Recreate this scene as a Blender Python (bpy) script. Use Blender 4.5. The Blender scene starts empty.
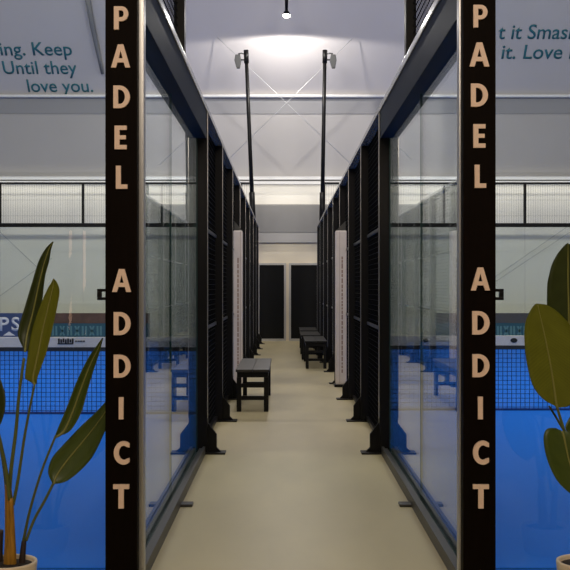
import bpy, bmesh, math, random
from mathutils import Vector, Matrix
random.seed(7)
S = bpy.context.scene
C = S.collection

# ------------------------------------------------------------------ camera, world, lights, exposure
CX, CZ, F = -0.07, 1.40, 1000.0          # camera x, eye height, focal length in px of a 570 px frame
cd = bpy.data.cameras.new('camera')
cam = bpy.data.objects.new('camera', cd); C.objects.link(cam)
cam.location = (CX, 0, CZ); cam.rotation_euler = (math.pi/2, 0, 0)
cd.sensor_width = 36; cd.lens = F/570*36; cd.shift_y = 2/570
cd.clip_start = .05; cd.clip_end = 200
S.camera = cam
S.view_settings.view_transform = 'Standard'
S.view_settings.look = 'None'
S.view_settings.gamma = 1
S.view_settings.use_curve_mapping = False
S.view_settings.exposure = 0.0
S.cycles.transparent_max_bounces = 24
S.cycles.max_bounces = 10
S.cycles.glossy_bounces = 6

w = bpy.data.worlds.new('hall_air'); S.world = w; w.use_nodes = True
w.node_tree.nodes['Background'].inputs[0].default_value = (.9, .95, 1, 1)
w.node_tree.nodes['Background'].inputs[1].default_value = .02

def area(name, loc, size, power, col, rot=(0, 0, 0)):
    l = bpy.data.lights.new(name, 'AREA'); l.shape = 'RECTANGLE'
    l.size, l.size_y = size; l.energy = power; l.color = col
    o = bpy.data.objects.new(name, l); C.objects.link(o); o.location = loc; o.rotation_euler = rot
    return o
COOL = (1.0, .96, .90); WARM = (1.0, .84, .66); NEUT = (1, .95, .85)
for sx in (-1, 1):                       # unseen fill added to brighten far wall and roof, then the court luminaires
    area('far_wall_fill', (sx*5.0, 10.2, 8.9), (5, 1.2), 520, COOL, (math.radians(66), 0, 0))
    area('court_luminaire', (sx*5.4, 7.0, 9.4), (5, 2.5), 230, COOL, (math.radians(14), 0, 0))
area('corridor_luminaire', (0, 15.0, 9.6), (.8, 12), 115, NEUT)
area('ledge_strip_light', (0, 25.5, 4.06), (23, .06), 40, NEUT, (math.radians(48), 0, 0))
area('lobby_luminaire', (0, -.5, 4.4), (3.4, 1.0), 145, WARM, (math.radians(60), 0, 0))

# ------------------------------------------------------------------ materials
def lin(c): return tuple(((v/255+.055)/1.055)**2.4 if v > 10 else v/255/12.92 for v in c)
MATS = {}
def mat(name, col, rough=.5, metal=0., spec=.5, noise=0., nscale=4., emit=None, bump=0., coat=0., stretch=(1, 1, 1)):
    if name in MATS: return MATS[name]
    m = bpy.data.materials.new(name); m.use_nodes = True
    nt = m.node_tree; p = nt.nodes['Principled BSDF']
    p.inputs['Base Color'].default_value = (*col, 1)
    p.inputs['Roughness'].default_value = rough
    p.inputs['Metallic'].default_value = metal
    p.inputs['Specular IOR Level'].default_value = spec
    if coat: p.inputs['Coat Weight'].default_value = coat
    if noise or bump:
        tc = nt.nodes.new('ShaderNodeTexCoord'); mp = nt.nodes.new('ShaderNodeMapping')
        mp.inputs['Scale'].default_value = stretch
        nz = nt.nodes.new('ShaderNodeTexNoise'); nz.inputs['Scale'].default_value = nscale
        nz.inputs['Detail'].default_value = 6
        nt.links.new(tc.outputs['Object'], mp.inputs[0]); nt.links.new(mp.outputs[0], nz.inputs['Vector'])
        if noise:
            r = nt.nodes.new('ShaderNodeValToRGB')
            r.color_ramp.elements[0].position = .3; r.color_ramp.elements[1].position = .7
            r.color_ramp.elements[0].color = (*[v*(1-noise) for v in col], 1)
            r.color_ramp.elements[1].color = (*[min(1, v*(1+noise)) for v in col], 1)
            nt.links.new(nz.outputs['Fac'], r.inputs[0]); nt.links.new(r.outputs[0], p.inputs['Base Color'])
        if bump:
            b = nt.nodes.new('ShaderNodeBump'); b.inputs['Strength'].default_value = bump
            b.inputs['Distance'].default_value = .02
            nt.links.new(nz.outputs['Fac'], b.inputs['Height']); nt.links.new(b.outputs[0], p.inputs['Normal'])
    if emit:
        p.inputs['Emission Color'].default_value = (*emit[0], 1); p.inputs['Emission Strength'].default_value = emit[1]
    MATS[name] = m; return m

def glass(name, tint, f0=.04):
    m = bpy.data.materials.new(name); m.use_nodes = True
    nt = m.node_tree; nt.nodes.clear(); N = nt.nodes.new; L = nt.links.new
    out = N('ShaderNodeOutputMaterial'); mix = N('ShaderNodeMixShader')
    tr = N('ShaderNodeBsdfTransparent'); tr.inputs[0].default_value = (*tint, 1)
    gl = N('ShaderNodeBsdfGlossy'); gl.inputs['Roughness'].default_value = 0; gl.inputs[0].default_value = (.95, .98, 1, 1)
    g = N('ShaderNodeNewGeometry'); d = N('ShaderNodeVectorMath'); d.operation = 'DOT_PRODUCT'
    L(g.outputs['Incoming'], d.inputs[0]); L(g.outputs['Normal'], d.inputs[1])
    a = N('ShaderNodeMath'); a.operation = 'ABSOLUTE'; L(d.outputs['Value'], a.inputs[0])
    s = N('ShaderNodeMath'); s.operation = 'SUBTRACT'; s.inputs[0].default_value = 1; L(a.outputs[0], s.inputs[1])
    p = N('ShaderNodeMath'); p.operation = 'POWER'; p.inputs[1].default_value = 5; L(s.outputs[0], p.inputs[0])
    k = N('ShaderNodeMath'); k.operation = 'MULTIPLY_ADD'; k.inputs[1].default_value = 1-f0; k.inputs[2].default_value = f0
    L(p.outputs[0], k.inputs[0]); L(k.outputs[0], mix.inputs[0])
    L(tr.outputs[0], mix.inputs[1]); L(gl.outputs[0], mix.inputs[2]); L(mix.outputs[0], out.inputs[0])
    return m

M_GLASS = glass('clear_glass', (.89, .925, .91))
M_GLASS2 = glass('tinted_glass', (.96, .975, .955))
M_GLASSN = glass('near_glass', (.95, .97, .96), .03)
M_GEDGE = mat('glass_edge', (.05, .12, .10), .2)
M_CONC = mat('concrete', lin((184, 170, 131)), .42, noise=.12, nscale=1.6, bump=.02, stretch=(1, .35, 1))
M_TURF = mat('blue_turf', (.001, .15, .70), .75, noise=.05, nscale=300, spec=.2)
M_ROOF = mat('roof_membrane', (.58, .55, .54), .6, noise=.03, nscale=.5)
M_WALLU = mat('upper_wall', (.435, .415, .40), .7, noise=.03, nscale=.5)
M_WALLL = mat('lower_wall', (.86, .82, .73), .7, noise=.02, nscale=.7)  # paler than the upper wall: light under the ledge put into colour
M_LEDGE = mat('ledge_white', (.78, .77, .75), .5)
M_SIDE = mat('side_wall', (.5, .5, .5), .8)
M_BACK = mat('lobby_wall', (.16, .13, .11), .8)
M_BLACK = mat('black_paint', (.004, .0035, .0035), .42, spec=.2)
M_MESH = mat('black_wire', (.0025, .0025, .0025), .7, spec=.08)
M_EDGE = mat('pale_edge', (.50, .495, .48), .22, metal=.6, spec=.5)
M_NAVY = mat('navy_beam', (.007, .017, .033), .5, spec=.06)
M_SILVER = mat('brushed_aluminium', (.50, .49, .48), .34, metal=.85)
M_STEEL = mat('grey_steel', (.065, .063, .06), .42, metal=.5, noise=.08, nscale=20)
M_RAIL = mat('dark_rail', (.05, .05, .05), .4, metal=.4)
M_SIGN = mat('dark_brown_board', (.0050, .0026, .0014), .55, noise=.2, nscale=12, spec=.04, stretch=(8, 1, 1))
M_LETTER = mat('tan_letter', (.86, .62, .47), .5, noise=.04, nscale=40)
M_TEAL = mat('teal_lettering', lin((34, 108, 120)), .6)
M_NETC = mat('net_cord', (.004, .04, .21), .7)
M_TAPE = mat('white_tape', (.88, .82, .72), .6, noise=.03, nscale=30)
M_DARK = mat('dark_mark', (.02, .02, .022), .6)
M_WOOD = mat('black_stained_wood', (.005, .0045, .004), .5, spec=.2, noise=.3, nscale=14, stretch=(6, 1, 6))
M_SEAT = mat('lit_bench_top', (.028, .023, .018), .4, noise=.15, nscale=14, stretch=(6, 1, 6))  # light falling on the left bench seat is put into this tone
M_PAD = mat('cream_padding', (.62, .54, .48), .6, noise=.05, nscale=9)
M_PADTXT = mat('faded_brown_print', (.25, .15, .11), .7)
M_DOOR = mat('door_panel', (.004, .0038, .0032), .6, spec=.15)
M_DUCT = mat('grey_box_metal', (.26, .25, .235), .5, noise=.03, nscale=3)
M_DUCTL = mat('grey_box_lip', (.42, .40, .37), .5)
M_FLOOD = mat('floodlight_grey', (.06, .06, .06), .45, metal=.3)
M_LAMPE = mat('lamp_glow', (1, .95, .88), .5, emit=((1, .94, .86), 30))
M_STRIP = mat('warm_strip_glow', (1, .7, .5), .5, emit=((1, .55, .33), 2.2))
M_CABLE = mat('pale_cable', (.62, .62, .62), .4, metal=.3)
M_POT = mat('cream_pot', (.86, .68, .47), .35, noise=.04, nscale=12)
M_SOIL = mat('dark_soil', (.02, .012, .008), .9, noise=.5, nscale=60, bump=.6)
M_STALK = mat('ochre_stalk', (.36, .17, .012), .45, noise=.35, nscale=16, stretch=(5, 5, .6))
M_SHEATH = mat('brown_sheath', (.03, .014, .009), .6, noise=.3, nscale=20)
M_BLUEB = mat('blue_banner', lin((58, 76, 116)), .6)
M_BROWNB = mat('brown_banner', lin((88, 62, 46)), .6, noise=.3, nscale=4)
M_TEALB = mat('teal_banner', lin((32, 80, 92)), .6)
M_TEALL = mat('pale_teal_print', lin((82, 124, 126)), .6)
M_GREYB = mat('charcoal_banner', lin((70, 68, 66)), .6)
M_WHITEP = mat('white_print', (.75, .75, .75), .6)
M_PETI = mat('petiole_green', (.105, .115, .018), .45, noise=.2, nscale=20, stretch=(1, 1, .2))
M_RIB = mat('midrib_green', (.24, .23, .055), .45)

def leafmat(name, c1, c2):
    m = bpy.data.materials.new(name); m.use_nodes = True
    nt = m.node_tree; p = nt.nodes['Principled BSDF']; p.inputs['Roughness'].default_value = .42
    p.inputs['Specular IOR Level'].default_value = .35
    tc = nt.nodes.new('ShaderNodeUVMap'); tc.uv_map = 'UVMap'
    wv = nt.nodes.new('ShaderNodeTexWave'); wv.inputs['Scale'].default_value = 5.5; wv.inputs['Distortion'].default_value = .6
    wv.bands_direction = 'Y'
    nz = nt.nodes.new('ShaderNodeTexNoise'); nz.inputs['Scale'].default_value = 3
    ad = nt.nodes.new('ShaderNodeMath'); ad.operation = 'MULTIPLY_ADD'; ad.inputs[1].default_value = .3
    r = nt.nodes.new('ShaderNodeValToRGB')
    r.color_ramp.elements[0].position = .35; r.color_ramp.elements[1].position = .95
    r.color_ramp.elements[0].color = (*c1, 1); r.color_ramp.elements[1].color = (*c2, 1)
    nt.links.new(tc.outputs[0], wv.inputs['Vector']); nt.links.new(tc.outputs[0], nz.inputs['Vector'])
    nt.links.new(wv.outputs['Fac'], ad.inputs[0]); nt.links.new(nz.outputs['Fac'], ad.inputs[2])
    nt.links.new(ad.outputs[0], r.inputs[0]); nt.links.new(r.outputs[0], p.inputs['Base Color'])
    return m
M_LEAFD = leafmat('leaf_dark', (.024, .033, .005), (.040, .052, .008))
M_LEAFM = leafmat('leaf_mid', (.045, .068, .007), (.070, .095, .011))
M_LEAFO = leafmat('leaf_olive', (.105, .112, .005), (.140, .148, .008))

# ------------------------------------------------------------------ builders
class MB:
    def __init__(s): s.bm = bmesh.new(); s.mats = []
    def mi(s, m):
        if m is None: return 0
        if m not in s.mats: s.mats.append(m)
        return s.mats.index(m)
    def box(s, x0, x1, y0, y1, z0, z1, m=None):
        i = s.mi(m)
        v = [s.bm.verts.new((x, y, z)) for x in (x0, x1) for y in (y0, y1) for z in (z0, z1)]
        for q in ((0, 1, 3, 2), (4, 6, 7, 5), (0, 4, 5, 1), (2, 3, 7, 6), (0, 2, 6, 4), (1, 5, 7, 3)):
            s.bm.faces.new([v[k] for k in q]).material_index = i
        return s
    def prism(s, pts, d, m=None):
        """closed polygon of 3D points swept along vector d"""
        i = s.mi(m); d = Vector(d)
        a = [s.bm.verts.new(p) for p in pts]; b = [s.bm.verts.new(Vector(p)+d) for p in pts]
        s.bm.faces.new(a).material_index = i; s.bm.faces.new(b[::-1]).material_index = i
        n = len(a)
        for k in range(n): s.bm.faces.new((a[k], a[(k+1) % n], b[(k+1) % n], b[k])).material_index = i
        return s
    def tube(s, pts, rad, n=10, m=None):
        i = s.mi(m); pts = [Vector(p) for p in pts]; rings = []
        if not hasattr(rad, '__len__'): rad = [rad]*len(pts)
        for k, p in enumerate(pts):
            t = (pts[min(k+1, len(pts)-1)]-pts[max(k-1, 0)]).normalized()
            u = t.cross(Vector((0, 1, 0)) if abs(t.y) < .9 else Vector((1, 0, 0))).normalized(); v = t.cross(u)
            rings.append([s.bm.verts.new(p+(u*math.cos(2*math.pi*j/n)+v*math.sin(2*math.pi*j/n))*rad[k]) for j in range(n)])
        for a, b in zip(rings, rings[1:]):
            for j in range(n):
                f = s.bm.faces.new((a[j], a[(j+1) % n], b[(j+1) % n], b[j])); f.material_index = i; f.smooth = True
        s.bm.faces.new(rings[0][::-1]).material_index = i; s.bm.faces.new(rings[-1]).material_index = i
        return s
    def lathe(s, prof, cx, cy, n=40, m=None):
        i = s.mi(m); rings = []
        for r, z in prof:
            rings.append([s.bm.verts.new((cx+r*math.cos(2*math.pi*j/n), cy+r*math.sin(2*math.pi*j/n), z)) for j in range(n)])
        for a, b in zip(rings, rings[1:]):
            for j in range(n):
                f = s.bm.faces.new((a[j], a[(j+1) % n], b[(j+1) % n], b[j])); f.material_index = i; f.smooth = True
        s.bm.faces.new(rings[0][::-1]).material_index = i; s.bm.faces.new(rings[-1]).material_index = i
        return s
    def build(s, name, m=None, parent=None, bevel=0., loc=None):
        bmesh.ops.recalc_face_normals(s.bm, faces=s.bm.faces)
        me = bpy.data.meshes.new(name)
        if bevel: bmesh.ops.bevel(s.bm, geom=s.bm.edges[:], offset=bevel, segments=2, profile=.6, affect='EDGES')
        if loc is None and parent is not None: loc = parent_world(parent)
        loc = Vector(loc) if loc is not None else Vector((0, 0, 0))
        bmesh.ops.translate(s.bm, verts=s.bm.verts, vec=-loc)
        s.bm.to_mesh(me); s.bm.free()
        for q in ([m] if m is not None else []) + s.mats: me.materials.append(q)
        o = bpy.data.objects.new(name, me); C.objects.link(o)
        if parent is not None:
            o.parent = parent; o.location = loc-parent_world(parent)
        else: o.location = loc
        return o
def parent_world(p):
    v = Vector(p.location)
    while p.parent: p = p.parent; v += p.location
    return v
def box(name, x0, x1, y0, y1, z0, z1, m, parent=None, bevel=0., loc=None):
    return MB().box(min(x0, x1), max(x0, x1), y0, y1, z0, z1).build(name, m, parent, bevel, loc)
def tag(o, label, cat, group=None):
    o['label'] = label; o['category'] = cat
    if group: o['group'] = group
    return o
def thing(name, loc, label, cat, group=None):
    o = bpy.data.objects.new(name, None); C.objects.link(o); o.location = loc; o.empty_display_size = .1
    return tag(o, label, cat, group)
def struct(o): o['kind'] = 'structure'; return o
def P(px, py, d): return Vector((CX+(px-285)*d/F, d, CZ-(py-287)*d/F))
def copy_tree(o, dx, parent=None):
    c = o.copy(); C.objects.link(c)
    if parent: c.parent = parent
    else: c.location = Vector(o.location)+Vector(dx)
    for ch in list(o.children): copy_tree(ch, dx, c)
    return c

def text_mesh(s, bold=0.):
    cu = bpy.data.curves.new('t', 'FONT'); cu.body = s; cu.offset = bold; cu.resolution_u = 4
    o = bpy.data.objects.new('t', cu); C.objects.link(o)
    me = bpy.data.meshes.new_from_object(o.evaluated_get(bpy.context.evaluated_depsgraph_get()))
    bpy.data.objects.remove(o); bpy.data.curves.remove(cu)
    return me
def place_text(s, name, origin, xax, yax, width, cap, m, parent, thick=.006, bold=0.):
    """text fitted to a width, with a cap height, lying on the plane of xax and yax"""
    me = text_mesh(s, bold); bm = bmesh.new(); bm.from_mesh(me)
    xs = [v.co.x for v in bm.verts]; x0, x1 = min(xs), max(xs)
    sx = width/(x1-x0); sy = cap/.655
    nrm = Vector(xax).cross(Vector(yax)).normalized()
    ext = bmesh.ops.extrude_face_region(bm, geom=bm.faces[:])
    for v in [e for e in ext['geom'] if isinstance(e, bmesh.types.BMVert)]: v.co.z += 1
    for v in bm.verts:
        c = v.co.copy()
        v.co = Vector(origin)+Vector(xax)*((c.x-x0)*sx)+Vector(yax)*(c.y*sy)+nrm*(c.z*thick)
    bmesh.ops.recalc_face_normals(bm, faces=bm.faces)
    pw = parent_world(parent)
    bmesh.ops.translate(bm, verts=bm.verts, vec=-pw)
    bm.to_mesh(me); bm.free(); me.materials.clear(); me.materials.append(m); me.name = name
    o = bpy.data.objects.new(name, me); C.objects.link(o); o.parent = parent
    return o

# ------------------------------------------------------------------ hall shell
YS_ = 4.40
YW, YG, YN, YE = 26.0, 4.93, 11.2, 25.3          # back wall, near glass line, net, far glass line
struct(box('floor', -12, 12, -8, 26.2, -.15, 0, M_CONC))
for sx, nm in ((-1, 'floor_left'), (1, 'floor_right')):
    struct(box(nm, sx*.835, sx*11, YG-.03, YE-.02, .0, .012, M_TURF))
wall_back = struct(box('wall_back', -12, 12, YW, YW+.2, 4.15, 6.41, M_WALLU))
struct(box('wall_back_lower', -12, 12, YW, YW+.2, 0, 4.15, M_WALLL))
SL = 1.2; ROOF_T = 2.95                            # roof panel rises 1.2 for each metre towards the camera
roof = MB().prism([(-12, YW, 6.41), (-12, YW+.15, 6.41), (-12, YW+.15-ROOF_T, 6.41+SL*ROOF_T), (-12, YW-ROOF_T, 6.41+SL*ROOF_T)], (24, 0, 0)).build('ceiling_slope', M_ROOF)
struct(roof)
struct(box('ceiling', -12, 12, -8, YW-ROOF_T+.1, 6.41+SL*ROOF_T, 6.41+SL*ROOF_T+.15, M_ROOF))
struct(box('wall_left', -12.2, -12, -8, YW+.2, 0, 10.1, M_SIDE))
struct(box('wall_right', 12, 12.2, -8, YW+.2, 0, 10.1, M_SIDE))
struct(box('wall_front', -12, 12, -8.2, -8, 0, 10.1, M_BACK))
struct(box('trim_1', -12, 12, YW-.14, YW, 6.31, 6.385, M_LEDGE, bevel=.03))
struct(box('ledge_shade_strip', -12, 12, YW-.02, YW, 5.90, 6.31, mat('ledge_shade_grey', (.30, .295, .30), .7)))  # grey strip standing in for the shadow under the ledge
t2 = MB(); t2.box(-12, 12, YW-.22, YW, 4.17, 4.25); t2.box(-12, 12, YW-.15, YW, 4.06, 4.14)
struct(t2.build('trim_2', M_LEDGE, bevel=.008))
# grey boxed-in bulkhead over the two doors
duct = MB()
prof = [(YW, 2.81), (YW-.12, 2.81), (YW-.12, 3.52), (YW-.09, 3.545), (YW, 3.555)]
duct.prism([(-1.9, y, z) for y, z in prof], (3.8, 0, 0))
dk = struct(duct.build('trim_3', M_DUCT, bevel=.01))
struct(box('trim_4', -1.9, 1.9, YW-.11, YW, 2.55, 2.81, M_DUCTL, bevel=.01))
struct(box('wall_back_doorway', -1.9, 1.9, YW-.012, YW, 0, 2.55, mat('cream_wall', (.80, .70, .52), .7, noise=.03, nscale=2)))
for i, (x0, x1) in enumerate(((P(257.5, 0, YW).x, P(286, 0, YW).x), (P(289, 0, YW).x, P(319, 0, YW).x))):
    d = struct(box('door_%d' % (i+1), x0+.04, x1-.04, YW-.05, YW-.002, .06, 1.97, M_DOOR, loc=((x0+x1)/2, YW-.03, 0)))
    fr = MB(); fr.box(x0, x0+.05, YW-.08, YW-.002, 0, 2.02); fr.box(x1-.05, x1, YW-.08, YW-.002, 0, 2.02)
    fr.box(x0+.05, x1-.05, YW-.08, YW-.002, 1.97, 2.02); fr.box(x0+.05, x1-.05, YW-.075, YW-.002, 0, .06)
    fr.build('door_frame', M_SILVER, d)

# wall lettering, printed on the sloping panel
def roofpt(px, py):
    # ray from the eye to the sloping panel
    a = (287-py)/F
    d = (6.41-CZ+SL*YW)/(a+SL)
    return P(px, py, d), d
for s, x0, x1, base, cap in (('ing. Keep', 1.2, 72.5, 55.0, 12.4), ('Until they', 4.2, 77.5, 73.6, 12.2), ('love you.', 28.5, 93.5, 91.6, 11.8),
                             ('t it Smash', 497.5, 576, 38.6, 13.6), ('it. Love it', 501, 579, 58.4, 13.2)):
    o, d = roofpt(x0, base); t, _ = roofpt(x0, base-cap)
    up = Vector((0, -1, SL)).normalized()
    tx = place_text(s, 'lettering', o-Vector((0, SL, 1)).normalized()*.012, (1, 0, 0), up, (x1-x0)*d/F, (t-o).dot(up), M_TEAL, roof, .004, .007)
    tx['label'] = 'teal printed line reading ' + s

# bracing cables crossing in front of the back wall, a thin X over the corridor
def cable(name, a, b, r, label, m=M_CABLE):
    o = MB().tube([a, b], r, 6).build(name, m, None, loc=a)
    return tag(o, label, 'cable', 'bracing cables in front of the back wall')
cable('bracing_cable', P(217, 37, 24.93), P(352, 165, 24.93), .006, 'thin pale cable of the X above the corridor, falling left to right')
cable('bracing_cable', P(352, 39, 24.90), P(228, 160, 24.90), .006, 'thin pale cable of the X above the corridor, falling right to left')
for (a, b, lab) in (((-40, 194), (42, 272), 'thin bracing cable falling to the right behind the far glass of the left court'),
                    ((-60, 340), (52, 258), 'thin bracing cable rising to the right behind the far glass of the left court'),
                    ((492, 279), (600, 204), 'upper of the two thin bracing cables rising right behind right court glass'),
                    ((492, 284), (600, 212), 'lower of the two thin bracing cables rising right behind right court glass')):
    cable('bracing_cable', P(*a, 25.85 if 'left court' not in lab or 'falling' in lab else 25.8), P(*b, 25.85 if 'left court' not in lab or 'falling' in lab else 25.8), .005, lab, mat('thin_grey_cable', (.33, .33, .32), .6))
sa = [roofpt(px, py)[0]+Vector((0, -.06, -.05)) for px, py in ((87, -8), (92, 20), (98, 48), (103, 72))]
tag(MB().tube(sa, [.07, .065, .06, .045], 8).build('roof_strap', mat('pale_grey_strap', (.22, .22, .22), .7), None, loc=sa[0]),
    'grey slanting strap hanging under the roof beside the left sign column', 'strap')

# pendant spot over the far end of the corridor
LP = P(286.5, 15.5, 23.75)
pl = thing('pendant_spotlight', (LP.x, LP.y, LP.z), 'slim black pendant spotlight hanging above the far end of the corridor, lit', 'lamp')
MB().tube([LP+Vector((0, 0, .12)), LP+Vector((0, 0, .5)), (LP.x, LP.y, 6.41+SL*(YW-LP.y)+.05)], [.035, .045, .04], 16).build('stem', M_BLACK, pl)
MB().lathe([(.03, LP.z+.13), (.075, LP.z+.07), (.075, LP.z-.02), (.065, LP.z-.02)], LP.x, LP.y, 20).build('lamp_head', M_BLACK, pl)
bm_ = bmesh.new(); bmesh.ops.create_uvsphere(bm_, u_segments=16, v_segments=10, radius=.085)
me = bpy.data.meshes.new('bulb'); bm_.to_mesh(me); bm_.free(); me.materials.append(M_LAMPE)
bulb = bpy.data.objects.new('bulb', me); C.objects.link(bulb); bulb.parent = pl; bulb.location = (0, 0, -.005); bulb.scale = (1, 1, .55)
sp = bpy.data.lights.new('pendant_beam', 'SPOT'); sp.energy = 400; sp.spot_size = math.radians(174); sp.spot_blend = .08
sp.color = (1, .95, .88); sp.shadow_soft_size = .06
so = bpy.data.objects.new('pendant_beam', sp); C.objects.link(so); so.parent = pl; so.location = (0, 0, -.07)

# warm strip lamps on the lobby wall behind the viewer, which the near glass mirrors
for px in (71, 85):
    x = CX+(px-285)*17.86/F
    s_ = thing('strip_lamp', (x, -7.97, .5), 'warm vertical strip lamp on the lobby wall facing the courts', 'lamp', 'lobby strip lamps')
    box('lamp_tube', x-.022, x+.022, -7.965, -7.93, .55, 2.4, M_STRIP, s_)
    box('backplate', x-.035, x+.035, -8.0, -7.965, .5, 2.45, M_BLACK, s_)

# ------------------------------------------------------------------ courts
SIDE = {-1: 'left', 1: 'right'}
def wire_panel(name, parent, x, y0, y1, z0, z1, step=.05, r=.002, m=None):
    b = MB(); y = y0+step/2
    while y < y1: b.box(x-r, x+r, y-r, y+r, z0, z1); y += step
    z = z0+step/2
    while z < z1: b.box(x-r*.8, x+r*2.2, y0, y1, z-r, z+r); z += step
    return b.build(name, m or M_MESH, parent)
def pane_x(parent, x, y0, y1, z0, z1, m):      # pane in a plane of constant x
    b = MB(); b.mi(m); b.mi(M_GEDGE); b.box(x-.006, x+.006, y0, y1, z0, z1, m)
    b.bm.faces.ensure_lookup_table(); b.bm.normal_update()
    for f in b.bm.faces: f.material_index = 0 if abs(f.normal.x) > .5 else 1
    return b.build('glass_pane', None, parent)
def pane_y(parent, x0, x1, y, z0, z1, m):
    b = MB(); b.mi(m); b.mi(M_GEDGE); b.box(x0, x1, y-.006, y+.006, z0, z1, m)
    b.bm.normal_update()
    for f in b.bm.faces: f.material_index = 0 if abs(f.normal.y) > .5 else 1
    return b.build('glass_pane', None, parent)

POSTS = [8.38+2.02*k for k in range(9)]
for sx in (-1, 1):
    nm = SIDE[sx]
    X = lambda v: sx*v
    # --- corridor side glass, two panes between a base rail and a deep top beam
    g = thing('glass_screen', (X(.80), YG, 0), 'clear glass wall with dark top beam along the %s side of the corridor' % nm, 'glass screen', 'corridor glass walls')
    r = MB(); r.box(X(.735), X(.755), YS_+.125, 8.34, 0, .07); r.box(X(.755), X(.832), YS_+.15, 8.34, 0, .022)
    r.box(X(.818), X(.832), YS_+.15, 8.34, .022, .06)
    r.box(X(.755), X(.785), YS_+.15, 8.34, .022, .055)
    r.build('base_rail', M_STEEL, g)
    pane_x(g, X(.805), YS_+.15, 6.405, .03, 2.66, M_GLASS); pane_x(g, X(.805), 6.42, 8.345, .03, 2.66, M_GLASS)
    box('floor_bracket', X(.66), X(.74), 6.36, 6.45, 0, .018, M_STEEL, g, .004)
    tb = box('top_beam', X(.725), X(.83), YS_+.125, 8.34, 2.64, 2.865, M_NAVY, g, .004)
    box('beam_edge', X(.715), X(.83), YS_+.125, 8.34, 2.865, 2.91, M_EDGE, g, .004)
    cp = box('corner_post', (-.700 if sx < 0 else .7068), X(.765), YS_+.065, YS_+.125, 0, 3.3, M_SILVER, g, .006)
    box('upper_post', X(.76), X(.83), 6.86, 6.96, 2.91, 4.0, M_BLACK, g, .004)
    wire_panel('upper_mesh', g, X(.81), YG+.06, 6.86, 2.92, 4.0, .05, .0018)
    # --- near glass facing the viewer
    n = thing('glass_screen', (X(1.8), YG, 0), 'clear glass end wall beside the %s sign column, potted plant before it' % nm, 'glass screen', 'near glass end walls')
    for k in range(5):
        a0, a1 = .842+2*k, .842+2*k+1.99
        pane_y(n, min(X(a0), X(a1)), max(X(a0), X(a1)), YG, .012, 2.98, M_GLASSN)
    box('top_rail', X(.842), X(10.85), YG-.04, YG+.04, 2.98, 3.06, M_BLACK, n, .004)
    # --- corridor mesh fence: posts, mid rails, wire panels
    f = thing('mesh_fence', (X(.80), 8.4, 0), 'tall black wire mesh fence with flanged posts along the %s side of the corridor' % nm, 'fence', 'corridor mesh fences')
    for k, y in enumerate(POSTS):
        p = box('post', X(.72), X(.815), y, y+.09, .012, 2.87, M_BLACK, f, .005)
        box('base_plate', X(.57), X(.90), y-.03, y+.12, 0, .014, M_BLACK, p, .003)
        gu = MB(); gz = .30
        for (xa, xb, xc) in ((.72, .645, .61),):
            gu.prism([(X(xa), y+.03, .014), (X(xc), y+.03, .014), (X(xb), y+.03, .05), (X(xb), y+.03, .16), (X(xa), y+.03, .26)], (0, .035, 0))
        gu.build('gusset', M_BLACK, p)
        box('edge_highlight', X(.716), X(.721), y-.003, y+.010, .3, 2.87, M_EDGE, p)  # pale strip added as the highlight along the post corner
        if k < 8:
            y1 = POSTS[k+1]
            wire_panel('mesh_panel', f, X(.80), y+.09, y1, .05, 2.87, .05, .0024)
            for z in (1.01, 1.91):
                box('mid_rail', X(.782), X(.797), y+.09, y1, z, z+.03, M_RAIL, f, .003)
            box('bottom_rail', X(.77), X(.80), y+.09, y1, .02, .06, M_BLACK, f, .003)
    box('top_rail', X(.715), X(.82), 8.345, POSTS[-1]+.09, 2.87, 2.91, M_EDGE, f, .003)
    # --- far glass end wall with mesh above
    e = thing('glass_screen', (X(5.8), YE, 0), 'far glass end wall of the %s court with black bar and mesh above' % nm, 'glass screen', 'far glass end walls')
    xs = [.95]+([1.18, 3.18, 5.18, 7.28, 9.28] if sx < 0 else [1.95, 3.95, 6.0, 8.05, 10.0])+[10.9]
    for a0, a1 in zip(xs, xs[1:]):
        pane_y(e, min(X(a0+.006), X(a1-.006)), max(X(a0+.006), X(a1-.006)), YE, .03, 2.92, M_GLASS2)
        box('mesh_post', X(a1-.03), X(a1+.03), YE-.03, YE+.03, 3.015, 4.0, M_BLACK, e)
        b = MB(); x = a0+.03
        while x < a1-.03: b.box(X(x)-.0015, X(x)+.0015, YE-.0015, YE+.0015, 3.015, 4.0); x += .06
        for z in (3.2, 3.6): b.box(min(X(a0), X(a1)), max(X(a0), X(a1)), YE-.004, YE-.001, z-.0015, z+.0015)
        b.build('mesh_panel', M_MESH, e)
    box('middle_bar', X(.90), X(10.95), YE-.03, YE+.03, 2.915, 3.015, M_BLACK, e, .005)
    box('upper_bar', X(.90), X(10.95), YE-.02, YE+.02, 4.0, 4.05, M_BLACK, e, .004)
    box('base_rail', X(.90), X(10.95), YE-.03, YE+.03, .012, .05, M_STEEL, e)
    box('end_post', X(.86), X(.95), YE-.05, YE+.05, 0, 4.05, M_BLACK, e, .005)
    # --- net across the court
    YN = 10.92 if sx < 0 else 11.25
    t = thing('court_net', (X(5.5), YN, .012), 'blue court net with white tape stretched across the %s court' % nm, 'net', 'court nets')
    b = MB(); x = .98
    while x < 10.6: b.box(X(x)-.0027, X(x)+.0027, YN-.004, YN+.004, .03, .73); x += .05
    z = .05
    while z < .73: b.box(min(X(.98), X(10.6)), max(X(.98), X(10.6)), YN-.006, YN+.002, z-.0027, z+.0027); z += .05
    b.build('net_mesh', M_NETC, t)
    tp = box('net_tape', X(.96), X(10.62), YN-.012, YN+.012, .742, .853, M_TAPE, t, .003)
    box('tape_cord', X(.96), X(10.62), YN-.014, YN+.014, .702, .742, M_STEEL, t, .002)
    box('bottom_cord', X(.96), X(10.62), YN-.01, YN+.01, .012, .035, M_NETC, t)
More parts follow.
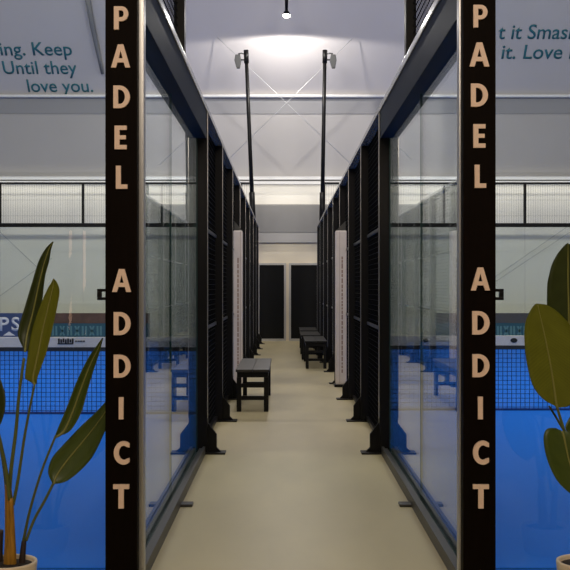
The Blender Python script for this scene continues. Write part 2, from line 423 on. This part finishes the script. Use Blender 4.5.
    for xp in (.93, 10.65):
        box('net_post', X(xp-.03), X(xp+.03), YN-.05, YN+.05, .012, .87, M_BLACK, t, .005)
    def mark(px0, px1, py0, py1, oval=False):
        a, c = P(px0, py1, YN-.0165), P(px1, py0, YN-.0165)
        if oval:
            cx, cz, rx, rz = (a.x+c.x)/2, (a.z+c.z)/2, (c.x-a.x)/2, (c.z-a.z)/2
            MB().prism([(cx+rx*math.cos(q*.3927), YN-.016, cz+rz*math.sin(q*.3927)) for q in range(16)], (0, .005, 0)).build('printed_mark', M_DARK, tp)
        else: box('printed_mark', a.x, c.x, YN-.016, YN-.011, a.z, c.z, M_DARK, tp)
    if sx < 0:
        for k in range(7): mark(58+2.3*k, 59.7+2.3*k, 338.5+(k % 2)*.8, 343.5-(k % 3)*.5)
        mark(57.5, 73, 343.2, 344.4)
        for k in range(4): mark(75+2.6*k, 77+2.6*k, 340.6, 341.8)
    else:
        mark(510.5, 517.5, 336.8+1.2, 342.8, True); mark(423, 428, 338, 342.5, True)
    # --- end bench etc. are placed below

# --- banners low on the far glass
YB = YE-.035
def banner(x0, x1, m, label):
    return tag(box('banner', x0, x1, YB, YB+.02, .052, .74, m, None, .002, loc=((x0+x1)/2, YB, .052)), label, 'banner')
b1 = banner(P(-60, 0, YB).x, P(38, 0, YB).x, M_BLUEB, 'dull blue banner with large white letters low on the left far glass')
for s, x0, x1 in (('P', -.5, 9.0), ('S', 11.5, 19.5)):
    o = P(x0, 330.5, YB-.001)
    lt = place_text(s, 'lettering', o, (1, 0, 0), (0, 0, 1), (x1-x0)*YB/F, 12.5*YB/F, M_WHITEP, b1, .004, .02)
    lt['label'] = 'white letter '+s
tr_ = MB(); a = P(3, 335.5, YB-.004); c = P(9, 331.5, YB-.004); e_ = P(15, 335.5, YB-.004)
tr_.prism([a, e_, c], (0, .005, 0)).build('triangle_mark', M_WHITEP, b1)
b2 = banner(P(40, 0, YB).x, P(150, 0, YB).x, M_TEALB, 'teal banner with pale printed shapes and brown top half beside the left sign')
box('upper_half', P(40, 0, YB).x, P(150, 0, YB).x, YB-.004, YB+.0, P(0, 323.3, YB).z, .74, M_BROWNB, b2)
def strokes(b, px0, px1, m, n):
    mb = MB(); wdt = (px1-px0)/n
    for k in range(n):
        x = px0+k*wdt
        l = ((0, 1.6), (wdt*.45, wdt*.45+1.4)) if k % 2 == 0 else ((0, wdt*.5), (wdt*.5, 0))
        for q0, q1 in l:
            d_ = 0 if k % 2 else q1-q0
            a0 = P(x+q0, 326, YB-.003); a1 = P(x+q0+1.8, 326, YB-.003); c1 = P(x+q1+(0 if k % 2 else .2)+(1.8 if k % 2 else -d_+1.8), 335.5, YB-.003); c0 = P(x+(q1 if k % 2 else q0), 335.5, YB-.003)
            mb.prism([a0, a1, c1, c0], (0, .002, 0))
    mb.build('printed_shapes', m, b)
strokes(b2, 52, 104, M_TEALL, 7)
b3 = banner(P(436, 0, YB).x, P(575, 0, YB).x, M_TEALB, 'teal banner with charcoal top half low on the right far glass')
box('upper_half', P(436, 0, YB).x, P(575, 0, YB).x, YB-.004, YB+.0, P(0, 323, YB).z, .74, M_GREYB, b3)
strokes(b3, 497, 530, M_TEALL, 5)

# ------------------------------------------------------------------ light poles at the far end
for sx, bx, tx, fl in ((-1, P(253.2, 0, 24.55).x, P(246, 0, 24.55).x, 'left'), (1, P(322, 0, 24.55).x, P(325, 0, 24.55).x, 'right')):
    y = POSTS[-1]+.045; z0 = 2.91; zt = CZ+(287-51)*y/F
    q = thing('light_pole', (bx, y, z0), 'tall slim black light pole at the far end of the %s fence' % fl, 'light pole', 'court light poles')
    MB().tube([(bx, y, z0), (tx, y, zt)], [.052, .045], 12).build('pole', M_BLACK, q)
    s0 = Vector((bx, y, z0)); s1 = Vector((tx, y, zt))
    MB().tube([s0, s0+(s1-s0)*.19], .07, 12).build('sleeve', M_BLACK, q)
    MB().tube([s1-(s1-s0).normalized()*.3, s1+Vector((0, 0, .02))], .06, 12).build('pole_cap', M_BLACK, q)
    h = Vector((tx+sx*.20, y-.03, zt-.26))
    MB().tube([(tx, y, zt-.08), (tx+sx*.12, y-.02, zt-.06), (tx+sx*.19, y-.03, zt-.08)], .018, 8).build('bracket_arm', M_FLOOD, q)
    fb = MB()
    fb.prism([h+Vector((-.06, -.05, .16)), h+Vector((.06, -.05, .16)), h+Vector((.085, -.05, .02)), h+Vector((.05, -.05, -.17)), h+Vector((-.03, -.05, -.17)), h+Vector((-.085, -.05, .02))], (0, .12, 0))
    fb.build('floodlight_head', M_FLOOD, q, .012)
    MB().tube([(tx, y, zt-.22), (tx+sx*.13, y-.02, zt-.22)], .022, 8).build('bracket_arm', M_FLOOD, q)

# ------------------------------------------------------------------ cream padded columns
for sx in (-1, 1):
    y0, y1 = 13.98, 14.24; xa, xb = (-.67 if sx < 0 else .642), sx*.792
    q = thing('padded_column', ((xa+xb)/2, y0, 0), 'cream padded column with faded brown print against the %s mesh fence' % SIDE[sx], 'padded column', 'padded columns in the corridor')
    pd = box('padding', xa, xb, y0, y1, .035, 2.19, M_PAD, q, .015)
    pr = MB(); z = .2
    for k in range(26):
        hgt = random.uniform(.03, .075)
        pr.box(sx*.728-.008, sx*.728+.010, y0-.0015, y0+.003, z, z+hgt); z += hgt+random.uniform(.006, .02)
        if z > 2.0: break
    pr.build('faded_print', M_PADTXT, pd)
    sm = MB(); sm.box(sx*.695-.002, sx*.695+.002, y0-.001, y0+.002, .05, 2.18); sm.build('seam', M_PADTXT, pd)
    box('base', xa-sx*.02, xb, y0-.015, y1+.015, 0, .035, M_BLACK, q, .004)
    MB().prism([(xa, y1-.04, 2.19), (xb, y1-.04, 2.19), (xb, y1-.04, 2.34)], (0, .03, 0)).build('top_flap', M_STEEL, q)

# ------------------------------------------------------------------ benches
def make_bench(x0, x1, y0, y1, label, wallside, seat_m=M_SEAT):
    H = .475
    q = thing('bench', ((x0+x1)/2, (y0+y1)/2, 0), label, 'bench', 'black benches in the corridor')
    st = MB()
    n = 2; wd = (x1-x0)/n
    for k in range(n): st.box(x0+k*wd+.001, x0+(k+1)*wd-.001, y0, y1, H-.03, H)
    st.build('seat', seat_m, q, .004)
    box('seat_frame', x0+.015, x1-.015, y0+.02, y1-.02, H-.09, H-.032, M_WOOD, q, .003)
    t = .052
    for xx in (x0+.012, x1-.012-t):
        for yy in (y0+.02, y1-.02-t):
            box('leg', xx, xx+t, yy, yy+t, 0, H-.09, M_WOOD, q, .003)
    for yy in (y0+.03, y1-.03-.03):
        for z in (.13, .27):
            box('stretcher', x0+.012+t, x1-.012-t, yy, yy+.03, z, z+.045, M_WOOD, q, .003)
    return q
make_bench(P(235.5, 0, 11.2).x, P(269.5, 0, 11.2).x, 11.2, 12.96, 'black wooden bench standing against the left mesh fence', -1)
xr0, xr1 = P(305, 0, 17.1).x, P(305, 0, 17.1).x+.38
make_bench(xr0, xr1, 17.1, 18.85, 'black bench nearest the right padded column, first of the right row', 1, M_WOOD)
make_bench(xr0-.035, xr1-.035, 19.2, 20.9, 'black bench right behind the first bench of the right row', 1, M_WOOD)
make_bench(xr0-.02, xr1-.02, 21.3, 23.0, 'farthest black bench of the right row, near the doors', 1, M_WOOD)

# ------------------------------------------------------------------ sign columns with letters
def arc(cx, cy, rx, ry, a0, a1, n=14):
    return [(cx+rx*math.cos(math.radians(a0+(a1-a0)*k/n)), cy+ry*math.sin(math.radians(a0+(a1-a0)*k/n))) for k in range(n+1)]
ST = .20
GL = {
 'L': ([[(0, 0), (.54, 0), (.54, .19), (.23, .19), (.23, 1), (0, 1)]], .54),
 'I': ([[(0, 0), (.23, 0), (.23, 1), (0, 1)]], .23),
 'T': ([[(.24, 0), (.48, 0), (.48, .81), (.72, .81), (.72, 1), (0, 1), (0, .81), (.24, .81)]], .72),
 'E': ([[(0, 0), (.56, 0), (.56, .18), (.23, .18), (.23, .42), (.52, .42), (.52, .59), (.23, .59), (.23, .82), (.56, .82), (.56, 1), (0, 1)]], .56),
 'A': ([[(0, 0), (.23, 0), (.30, .22), (.60, .22), (.67, 0), (.90, 0), (.58, 1), (.32, 1)], [(.355, .40), (.545, .40), (.45, .74)]], .90),
 'D': ([[(0, 0), (.30, 0)]+arc(.30, .5, .50, .5, -90, 90)+[(0, 1)], [(.23, .18), (.23, .82), (.30, .82)]+arc(.30, .5, .26, .32, 90, -90)], .80),
 'P': ([[(0, 0), (.23, 0), (.23, .36), (.36, .36)]+arc(.36, .68, .32, .32, -90, 90)+[(0, 1)], [(.23, .53), (.23, .83), (.35, .83)]+arc(.35, .68, .11, .15, 90, -90)], .68),
 'C': ([arc(.46, .5, .46, .51, 52, 308, 24)+[(.74, .27)]+arc(.47, .5, .23, .31, 302, 58, 24)+[(.74, .73)]], .74),
}
def letter(ch, cx, y, zb, h, wscale, parent):
    loops, wd = GL[ch]
    cu = bpy.data.curves.new('l', 'CURVE'); cu.dimensions = '2D'; cu.fill_mode = 'BOTH'; cu.extrude = .006; cu.bevel_depth = .0
    for lp in loops:
        s = cu.splines.new('POLY'); s.points.add(len(lp)-1); s.use_cyclic_u = True
        for p, (a, b) in zip(s.points, lp): p.co = ((a-wd/2)*h*wscale, b*h, 0, 1)
    o = bpy.data.objects.new('l', cu); C.objects.link(o)
    me = bpy.data.meshes.new_from_object(o.evaluated_get(bpy.context.evaluated_depsgraph_get()))
    bpy.data.objects.remove(o); bpy.data.curves.remove(cu)
    me.transform(Matrix.Translation((cx, y-.006, zb)) @ Matrix.Rotation(math.pi/2, 4, 'X'))
    me.transform(Matrix.Translation(-parent_world(parent)))
    me.materials.clear(); me.materials.append(M_LETTER); me.name = 'letter'
    o = bpy.data.objects.new('letter', me); C.objects.link(o); o.parent = parent
    o['label'] = 'tan raised letter ' + ch
    return o
YS = 4.40
ROWS = {-1: [('P', 121.5, 7, 30), ('A', 121, 45, 68), ('D', 122, 86, 108.5), ('E', 121, 126, 149.5), ('L', 122, 166, 189), ('A', 122, 269, 292), ('D', 122.5, 312, 335), ('D', 122.5, 354.5, 377.5), ('I', 121.5, 397, 419), ('C', 122, 441, 464), ('T', 121.5, 484, 508)],
        1: [('P', 480, 5.5, 28), ('A', 479, 43, 67), ('D', 479, 84, 107), ('E', 479, 124.5, 148), ('L', 480, 165, 188), ('A', 480, 267.5, 290.5), ('D', 480.5, 311, 334.5), ('D', 480.5, 354, 377), ('I', 480, 396.5, 419), ('C', 480.5, 440.5, 464), ('T', 480.5, 484, 508)]}
for sx, (pa, pb) in ((-1, (105.2, 137)), (1, (463.3, 495.8))):
    x0, x1 = P(pa, 0, YS).x, P(pb, 0, YS).x
    q = thing('sign_column', ((x0+x1)/2, YS+.04, 0), 'tall dark brown sign column with tan vertical letters on the %s of the corridor' % SIDE[sx], 'sign', 'lettered sign columns')
    box('board', x0, x1, YS, YS+.06, .02, 3.3, M_SIGN, q, .003)
    box('base_plate', x0-.02, x1+.02, YS-.03, YS+.12, 0, .02, M_BLACK, q, .003)
    for ch, px, ya, yb in ROWS[sx]:
        letter(ch, P(px, 0, YS).x, YS, P(0, yb, YS).z, (yb-ya)*YS/F, .92, q)
    # latch bracket, a black loop on the outer edge
    ex = x0 if sx < 0 else x1
    zc = P(0, 294.5, YS).z; hw = .021
    lb = MB(); o_ = -1 if sx < 0 else 1
    lb.box(min(ex, ex+o_*.04), max(ex, ex+o_*.04), YS+.02, YS+.045, zc+.012, zc+.025)
    lb.box(min(ex, ex+o_*.04), max(ex, ex+o_*.04), YS+.02, YS+.045, zc-.025, zc-.012)
    lb.box(min(ex+o_*.022, ex+o_*.04), max(ex+o_*.022, ex+o_*.04), YS+.02, YS+.045, zc-.012, zc+.012)
    lb.build('latch_bracket', M_BLACK, q, .002)

# ------------------------------------------------------------------ potted plants
def cr(p0, p1, p2, p3, t):
    return .5*((2*p1)+(p2-p0)*t+(2*p0-5*p1+4*p2-p3)*t*t+(3*p1-p0-3*p2+p3)*t**3)
def smooth_rows(rows, n=5):
    out = []
    for i in range(len(rows)-1):
        a, b, c, d = rows[max(i-1, 0)], rows[i], rows[i+1], rows[min(i+2, len(rows)-1)]
        for k in range(n): out.append([cr(a[j], b[j], c[j], d[j], k/n) for j in range(len(b))])
    out.append(list(rows[-1])); return out
def leaf(rows, d0, d1, fold, m, parent, rib=True, ruffle=0., arch=0.):
    """rows of (left, middle, right) outline pixels from base to tip, laid out at real depth d0..d1 with a folded section"""
    rw = []
    n = len(rows)
    for i, (l, c, r) in enumerate(rows):
        t = i/(n-1); d = d0+(d1-d0)*t+arch*math.sin(math.pi*t)
        e = fold*math.sin(math.pi*min(max(t, .06), .97))
        rw.append([P(l[0], l[1], d), P(c[0], c[1], d+e), P(r[0], r[1], d)])
    R = smooth_rows(rw, 5)
    bm = bmesh.new(); uvl = bm.loops.layers.uv.new('UVMap'); grid = []; K = 4; th = Vector((0, .0016, 0))
    for i, (l, c, r) in enumerate(R):
        row = []
        for k in range(-K, K+1):
            s = abs(k)/K; side = l if k < 0 else r
            p = c.lerp(side, s)
            p = p+Vector((0, fold*.35*math.sin(math.pi*s)+ruffle*s*s*math.sin(i*1.3+k), 0))
            row.append(p)
        grid.append(row)
    A = [[bm.verts.new(p) for p in row] for row in grid]; B = [[bm.verts.new(p+th) for p in row] for row in grid]
    def face(vs, uvs):
        f = bm.faces.new(vs); f.smooth = True
        for lp, uv in zip(f.loops, uvs): lp[uvl].uv = uv
    nr, nc = len(A), 2*K+1
    uv = lambda i, j: ((j-K)/K*.5, i/(nr-1)*2.5+.35*abs(j-K)/K)
    for i in range(nr-1):
        for j in range(nc-1):
            u = [uv(i, j), uv(i, j+1), uv(i+1, j+1), uv(i+1, j)]
            face((A[i][j], A[i][j+1], A[i+1][j+1], A[i+1][j]), u)
            face((B[i][j], B[i+1][j], B[i+1][j+1], B[i][j+1]), [u[0], u[3], u[2], u[1]])
        for j in (0, nc-1):
            face((A[i][j], A[i+1][j], B[i+1][j], B[i][j]), [uv(i, j), uv(i+1, j), uv(i+1, j), uv(i, j)])
    for i in (0, nr-1):
        for j in range(nc-1):
            face((A[i][j], A[i][j+1], B[i][j+1], B[i][j]), [uv(i, j), uv(i, j+1), uv(i, j+1), uv(i, j)])
    bmesh.ops.recalc_face_normals(bm, faces=bm.faces)
    pw = parent_world(parent); bmesh.ops.translate(bm, verts=bm.verts, vec=-pw)
    me = bpy.data.meshes.new('leaf'); bm.to_mesh(me); bm.free(); me.materials.append(m)
    o = bpy.data.objects.new('leaf', me); C.objects.link(o); o.parent = parent
    if rib:
        pts = [row[K]+Vector((0, -.0005, 0)) for row in grid[:-1]]
        rr = [.0058*(1-.8*i/len(pts)) for i in range(len(pts))]
        MB().tube(pts, rr, 6).build('midrib', M_RIB, o)
    return o
def stem(name, pts, r, m, parent, n=8):
    rows = smooth_rows([[Vector(p)] for p in pts], 6)
    ps = [q[0] for q in rows]
    if hasattr(r, '__len__'): rad = [r[0]+(r[1]-r[0])*i/(len(ps)-1) for i in range(len(ps))]
    else: rad = r
    return MB().tube(ps, rad, n).build(name, m, parent)
DP = 4.58
def pot(cx, parent, R=.125, H=.145):
    pr = [(R*.78, 0), (R*.86, .02), (R*.96, H*.6), (R, H-.006), (R*.985, H), (R*.90, H), (R*.88, H-.01), (R*.86, H-.03), (.01, H-.03)]
    MB().lathe(pr, cx, DP, 48).build('pot', M_POT, parent)
    MB().lathe([(R*.855, H-.032), (R*.84, H-.018), (R*.4, H-.010), (.005, H-.008)], cx, DP, 32).build('soil', M_SOIL, parent)

# left plant
LX = CX-1.262
lp = thing('potted_plant', (LX, DP, 0), 'tall bird-of-paradise plant with narrow upright leaves in a cream pot, left side', 'potted plant')
pot(LX, lp)
def B(px, py, d=DP): return P(px, py, d)
stem('stalk', [B(9, 590), B(10, 560), B(10, 535), B(9, 505), B(8, 485)], [.034, .014], M_STALK, lp, 14)
stem('stalk', [B(13, 588, 4.57), B(12, 540, 4.57), B(11, 498, 4.56)], [.022, .010], M_STALK, lp, 12)
stem('sheath', [B(20, 588, 4.60), B(22, 562, 4.60), B(24, 541, 4.61)], [.020, .011], M_SHEATH, lp, 10)
stem('sheath', [B(0, 588, 4.62), B(-1, 555, 4.62), B(1, 530, 4.62)], [.024, .012], M_SHEATH, lp, 10)
stem('petiole', [B(9, 500), B(11, 470), B(16, 430), B(19, 395), B(24, 358, 4.60)], [.010, .0065], M_PETI, lp)
stem('petiole', [B(13, 505, 4.57), B(18, 480, 4.57), B(24, 440, 4.56), B(29, 412, 4.55), B(34.5, 385, 4.54)], [.008, .005], M_PETI, lp)
stem('petiole', [B(23, 543, 4.61), B(30, 510, 4.62), B(42, 470, 4.63), B(56, 435, 4.64)], [.007, .005], M_PETI, lp)
stem('petiole', [B(26, 541, 4.61), B(34, 520, 4.64), B(45, 500, 4.66), B(54, 482, 4.68)], [.007, .006], M_PETI, lp)
stem('petiole', [B(10, 500, 4.56), B(6, 470, 4.55), B(0, 440, 4.53), B(-6, 415, 4.52)], [.010, .006], M_PETI, lp)
stem('petiole', [B(8, 505, 4.60), B(3, 460, 4.62), B(-6, 420, 4.66)], [.009, .006], M_PETI, lp)
leaf([((23, 348), (25, 352), (27, 351)), ((18, 336), (26, 342), (34, 341)), ((19, 326), (28, 331), (37, 326)), ((25, 306), (33, 312), (42, 302)), ((33, 279), (39, 284), (45, 277)), ((39, 260), (44, 264), (49, 262)), ((46, 248), (49, 249), (51, 250)), ((52.5, 241.5), (53, 241.5), (53.5, 242))],
     4.60, 4.64, .018, M_LEAFD, lp)
leaf([((25, 379), (35, 385), (36.5, 383)), ((25, 374), (33, 378), (38, 376)), ((28, 352), (38, 354), (46.5, 352)), ((33, 327), (43, 329), (53, 326)), ((40, 306), (48, 308), (57.5, 305)), ((47, 290), (52, 291), (59.5, 291)), ((51, 283), (53.5, 283), (57, 282.5)), ((53.3, 278.5), (53.6, 278.3), (54, 279))],
     4.54, 4.50, .012, M_LEAFO, lp)
leaf([((55, 436), (56, 437), (58, 436)), ((58, 428), (64, 431), (70, 431)), ((66, 409), (73, 411), (81, 413)), ((76, 383), (82, 386), (88, 389)), ((87, 360), (91, 363), (95, 366)), ((95, 348), (98, 349), (100, 351)), ((102, 338), (102.6, 338), (103, 338.5))],
     4.64, 4.70, .022, M_LEAFM, lp)
leaf([((52, 483), (54, 484), (56, 484)), ((48, 472), (56, 477), (67, 481)), ((52, 458), (66, 462), (81, 470)), ((63, 445), (80, 445), (93, 456)), ((80, 427), (93, 429), (103, 436)), ((97, 411), (105, 412), (111, 416)), ((112, 394), (113, 394), (114, 395))],
     4.66, 4.74, .016, M_LEAFM, lp)
leaf([((-14, 432), (-8, 436), (-4, 434)), ((-20, 415), (-6, 420), (3.5, 416)), ((-20, 396), (-7, 400), (5.5, 398)), ((-16, 378), (-8, 380), (1.5, 382)), ((-9, 364), (-7, 364), (-5, 366))],
     4.52, 4.55, .014, M_LEAFD, lp)

# right plant
RX = CX+1.37
rp = thing('potted_plant', (RX, DP, 0), 'broad-leaved bird-of-paradise plant with olive paddle leaves in a cream pot, right side', 'potted plant')
pot(RX, rp)
stem('stalk', [B(584, 590), B(583, 560), B(581, 530), B(580, 505)], [.034, .014], M_STALK, rp, 14)
stem('stalk', [B(592, 588, 4.60), B(592, 540, 4.60), B(594, 500, 4.62)], [.024, .011], M_STALK, rp, 12)
stem('petiole', [B(580, 510), B(577, 480), B(572, 455), B(564, 430, 4.55), B(557, 407, 4.53)], [.010, .006], M_PETI, rp)
stem('petiole', [B(583, 505), B(582, 440), B(576, 380, 4.64), B(570, 330, 4.66)], [.010, .007], M_PETI, rp)
stem('petiole', [B(581, 520), B(576, 490), B(574, 462, 4.57)], [.009, .006], M_PETI, rp)
stem('petiole', [B(590, 520, 4.6), B(574, 450, 4.62), B(560, 424, 4.63), B(549, 406, 4.63)], [.008, .0045], M_PETI, rp)
stem('petiole', [B(593, 505, 4.62), B(600, 450, 4.62), B(612, 400, 4.62)], [.009, .006], M_PETI, rp)
leaf([((555, 406), (557.5, 408), (561, 407.5)), ((543, 399), (556, 402), (571, 405)), ((533, 386), (554, 388), (580, 393)), ((527, 364), (551, 368), (586, 374)), ((524.5, 342), (547, 347), (582, 352)), ((525, 325), (543, 328), (572, 328)), ((529.5, 312), (540, 315), (558, 312)), ((535, 304), (537.5, 303.5), (546, 304.5))],
     4.53, 4.47, .012, M_LEAFO, rp)
leaf([((560, 331), (570, 333), (580, 332)), ((549, 318), (569, 322), (590, 320)), ((547, 299), (568.5, 302), (592, 300)), ((548, 280), (568, 283), (591, 280)), ((553, 262), (568, 264), (585, 262)), ((560, 250.5), (568, 251), (577, 250)), ((566, 244), (568, 243), (570, 244))],
     4.66, 4.60, .012, M_LEAFD, rp, ruffle=.002)
leaf([((556, 428), (562, 431), (568, 431)), ((547, 429), (564, 437), (575, 432)), ((543.5, 439), (566, 447), (580, 442)), ((547, 459), (570, 464), (586, 460)), ((556, 479), (575, 481), (588, 478)), ((567, 491), (577, 492), (586, 489)), ((576, 496), (578, 497), (580, 496))],
     4.52, 4.46, .012, M_LEAFM, rp)
leaf([((566, 430), (568, 432), (571, 432)), ((566, 424), (576, 430), (590, 436)), ((576, 408), (592, 414), (606, 424)), ((592, 392), (606, 396), (618, 404)), ((612, 378), (616, 379), (620, 382))],
     4.60, 4.66, .012, M_LEAFM, rp)
